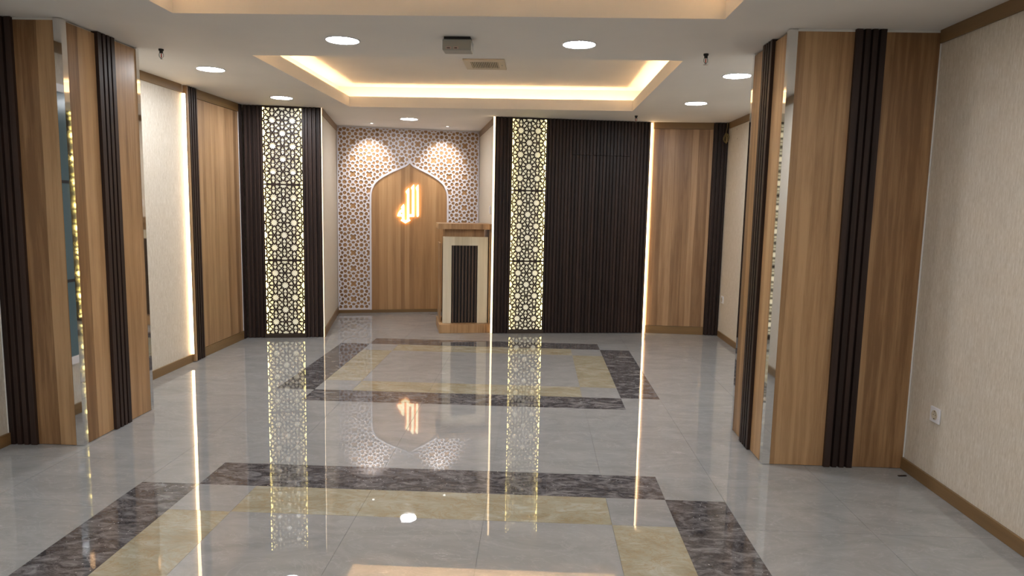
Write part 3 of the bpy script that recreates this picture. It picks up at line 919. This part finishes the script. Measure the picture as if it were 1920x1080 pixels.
spot(-1.813, 2.251, on_niche(0.43, 1.95), 'small square ceiling spot in the niche, left of its round light')
spot(-0.899, 2.466, on_niche(1.38, 1.95), 'small square ceiling spot in the niche, right of its round light')

def sprinkler(x, y, label, rz=0.3):
    root = empty('sprinkler', (x, y, H), rz)
    tag(root, label, 'sprinkler', 'ceiling fire sprinklers')
    MB().lathe([(0.0, 0.0), (0.016, 0.0), (0.016, -0.010), (0.011, -0.013), (0.011, -0.026), (0.0, -0.026)], 16).build('pipe_fitting', M_DARK, root)
    arms = MB()
    for s in (-1, 1):
        arms.tube([(s * 0.009, 0, -0.024), (s * 0.013, 0, -0.034), (s * 0.013, 0, -0.048), (s * 0.004, 0, -0.060)], 0.0022, 8)
    arms.lathe([(0.0, -0.056), (0.005, -0.057), (0.005, -0.064), (0, -0.065)], 12)
    arms.build('frame_arms', M_METAL, root)
    MB().lathe([(0.0, -0.028), (0.0032, -0.030), (0.0032, -0.054), (0.0, -0.056)], 10).build('glass_bulb', M_RED, root)
    m = MB()
    for k in range(10):
        a0 = 2 * PI * k / 10
        m.poly([(0, 0, -0.066), (0.016 * math.cos(a0 - .22), 0.016 * math.sin(a0 - .22), -0.067), (0.016 * math.cos(a0 + .22), 0.016 * math.sin(a0 + .22), -0.067)])
    m.lathe([(0.0, -0.0655), (0.009, -0.0655), (0.009, -0.067), (0, -0.067)], 16)
    m.build('deflector', M_CHROME, root)
sprinkler(-2.246, -1.768, 'ceiling sprinkler beside the left column')
sprinkler(1.307, -1.829, 'ceiling sprinkler nearest the right column')
sprinkler(1.294, 1.169, 'ceiling sprinkler in front of the widest dark ribbed panel')

def hanging_box():
    root = empty('junction_box', (-0.233, -2.16, H), R(-1))
    tag(root, 'small grey metal box hanging from the ceiling between two round lights', 'box')
    MB().box(-0.078, 0.078, -0.045, 0.045, -0.018, -0.001).build('mount_plate', M_DARK, root)
    MB().box(-0.086, 0.086, -0.055, 0.055, -0.080, -0.016).build('housing', plain('dull_silver', (0.30, 0.31, 0.29), 0.4, 0.4), root, bevel=0.006)
    fl = plain('faded_label', (0.42, 0.32, 0.30), 0.6)
    for q in ((-0.065, -0.032), (-0.020, 0.010)):
        st = MB().box(q[0], q[1], -0.0565, -0.0545, -0.074, -0.060).build('sticker', fl, root)
        MB().box(q[0] + 0.006, q[1] - 0.008, -0.0570, -0.0560, -0.070, -0.065).build('print', M_DARK, st)
hanging_box()

def vent():
    root = empty('air_vent', (-0.215, -0.30, ZI))
    tag(root, 'cream slatted air vent in the ceiling recess', 'vent')
    a, b_ = 0.175, 0.20; g0, g1 = 0.115, 0.13
    mb = MB()
    mb.box(-a, a, -b_, -g1, -0.014, -0.001); mb.box(-a, a, g1, b_, -0.014, -0.001); mb.box(-a, -g0, -g1, g1, -0.014, -0.001); mb.box(g0, a, -g1, g1, -0.014, -0.001)
    mb.build('frame', M_GRILLE, root, bevel=0.003)
    m = MB()
    n = 15
    for k in range(n):
        x = -g0 + (k + 0.5) * 2 * g0 / n
        m.box(x - 0.0038, x + 0.0038, -g1, g1, -0.012, -0.003)
    m.build('grille_slats', M_GRILLE, root)
    MB().box(-g0, g0, -g1, g1, -0.0025, -0.001).build('recess', M_DARK, root)
    MB().box(0.140, 0.150, -0.02, 0.02, -0.0165, -0.0135).build('indicator', M_METAL, root)
vent()

# ------------------------------------------------------------------ sockets, switch, cable, debris
def socket(P, rz, label, s=1.0):
    root = empty('wall_socket', P, rz)
    tag(root, label, 'socket', 'white wall sockets')
    h = 0.041 * s
    MB().box(-h, h, -0.010, -0.001, -h, h).build('faceplate', M_WHITE, root, bevel=0.002)
    mx = Matrix.Rotation(PI / 2, 3, 'X')
    MB().lathe([(0.026 * s, 0.0100), (0.0255 * s, 0.0125), (0.0235 * s, 0.0125), (0.020 * s, 0.0104), (0.0, 0.0103)], 32, M=mx).build('socket_well', M_GRILLE, root)
    m = MB()
    for q in (-0.0095, 0.0095): m.box(q - 0.0022, q + 0.0022, -0.0112, -0.0100, -0.0022, 0.0022)
    m.box(-0.003, 0.003, -0.0122, -0.0100, -0.024 * s, -0.018 * s); m.box(-0.003, 0.003, -0.0122, -0.0100, 0.018 * s, 0.024 * s)
    m.build('contacts', M_DARK, root)
socket((XR, -2.740, 0.403), -PI / 2, 'white wall socket on the right wall in the foreground')
socket((XR, 1.506, 0.443), -PI / 2, 'small white wall socket on the right wall near the far corner')
def switch():
    p = B0 - dnr * 0.34
    root = empty('light_switch', (p.x, p.y, 1.41), ang(NR, B0))
    tag(root, 'white light switch on the niche side wall above the pulpit', 'switch')
    MB().box(-0.04, 0.04, -0.010, -0.001, -0.045, 0.045).build('faceplate', M_WHITE, root, bevel=0.002)
    MB().box(-0.022, 0.022, -0.015, -0.010, -0.03, 0.03).build('rocker', M_WHITE, root, bevel=0.002)
switch()
def coil():
    mb = MB()
    c = Vector((XR - 0.045, 1.575, 2.265))
    rng = random.Random(3)
    pts = [(XR - 0.030, 1.600, H - 0.001), (XR - 0.034, 1.598, 2.38), (XR - 0.045, 1.59, 2.32)]
    for k in range(6 * 14):
        a = 2 * PI * k / 14 + PI / 2
        q = k // 14
        tl = (0.5, -0.4, 0.1, 0.9, -0.7, 0.3)[q]
        rr = (0.045, 0.050, 0.040, 0.047, 0.043, 0.048)[q]
        d = Vector((math.cos(a) * math.sin(tl) * 0.55, -math.cos(a), math.sin(a)))
        pts.append(c + d * rr + Vector((0.004 * math.sin(q * 2), 0.006 * math.cos(q * 3), -0.010 * math.sin(q))))
    mb.tube(pts, 0.0032, 8)
    tag(mb.build('cable_coil', M_BRASS), 'coil of yellowish cable hanging in the far right ceiling corner', 'cable')
coil()
for y, z, l in ((1.324, 2.339, 'small dark screw hole high on the right wall, upper one'), (1.282, 2.233, 'small dark screw hole high on the right wall, lower one')):
    mx = Matrix.Rotation(PI / 2, 3, 'X')
    o = MB().lathe([(0.0, 0.0025), (0.004, 0.0022), (0.0055, 0.001)], 12, M=mx).build('screw_hole', M_DARK, loc=(XR, y, z), rz=-PI / 2)
    tag(o, l, 'screw hole')
tag(MB().box(-0.024, 0.024, -0.005, 0.005, 0.0, 0.004).build('wood_offcut', M_SLAT, loc=(2.345, -2.587, 0.0006), rz=R(8)), 'tiny dark wood offcut lying on the floor by the right wall', 'offcut')

# ------------------------------------------------------------------ glazed window in the near left wall (seen only in the column's steel corner)
def window():
    root = struct(empty('window_1', (XL, -3.45, 0), PI / 2))
    m = MB(); z0, z1 = 0.35, 2.18; a = 0.62
    for q in ((-a, a, z0, z0 + .05), (-a, a, z1 - .05, z1), (-a, -a + .05, z0 + .05, z1 - .05), (a - .05, a, z0 + .05, z1 - .05)): m.box(q[0], q[1], -0.02, -0.001, q[2], q[3])
    m.build('window_frame', M_WHITE, root)
    MB().box(-a + .05, a - .05, -0.008, -0.002, z0 + .05, z1 - .05).build('glass_pane', plain('teal_glass', (0.10, 0.16, 0.18), 0.15), root)
    m = MB()
    for q in ((-.5, .5, 1.55, 1.57), (-.5, .5, .9, .92), (-.3, -.28, .5, 1.55), (.2, .22, .5, 1.55), (.4, .42, .9, 2.0)): m.box(q[0], q[1], -0.010, -0.008, q[2], q[3])
    m.build('glazing_bars', M_DARK, root)
window()
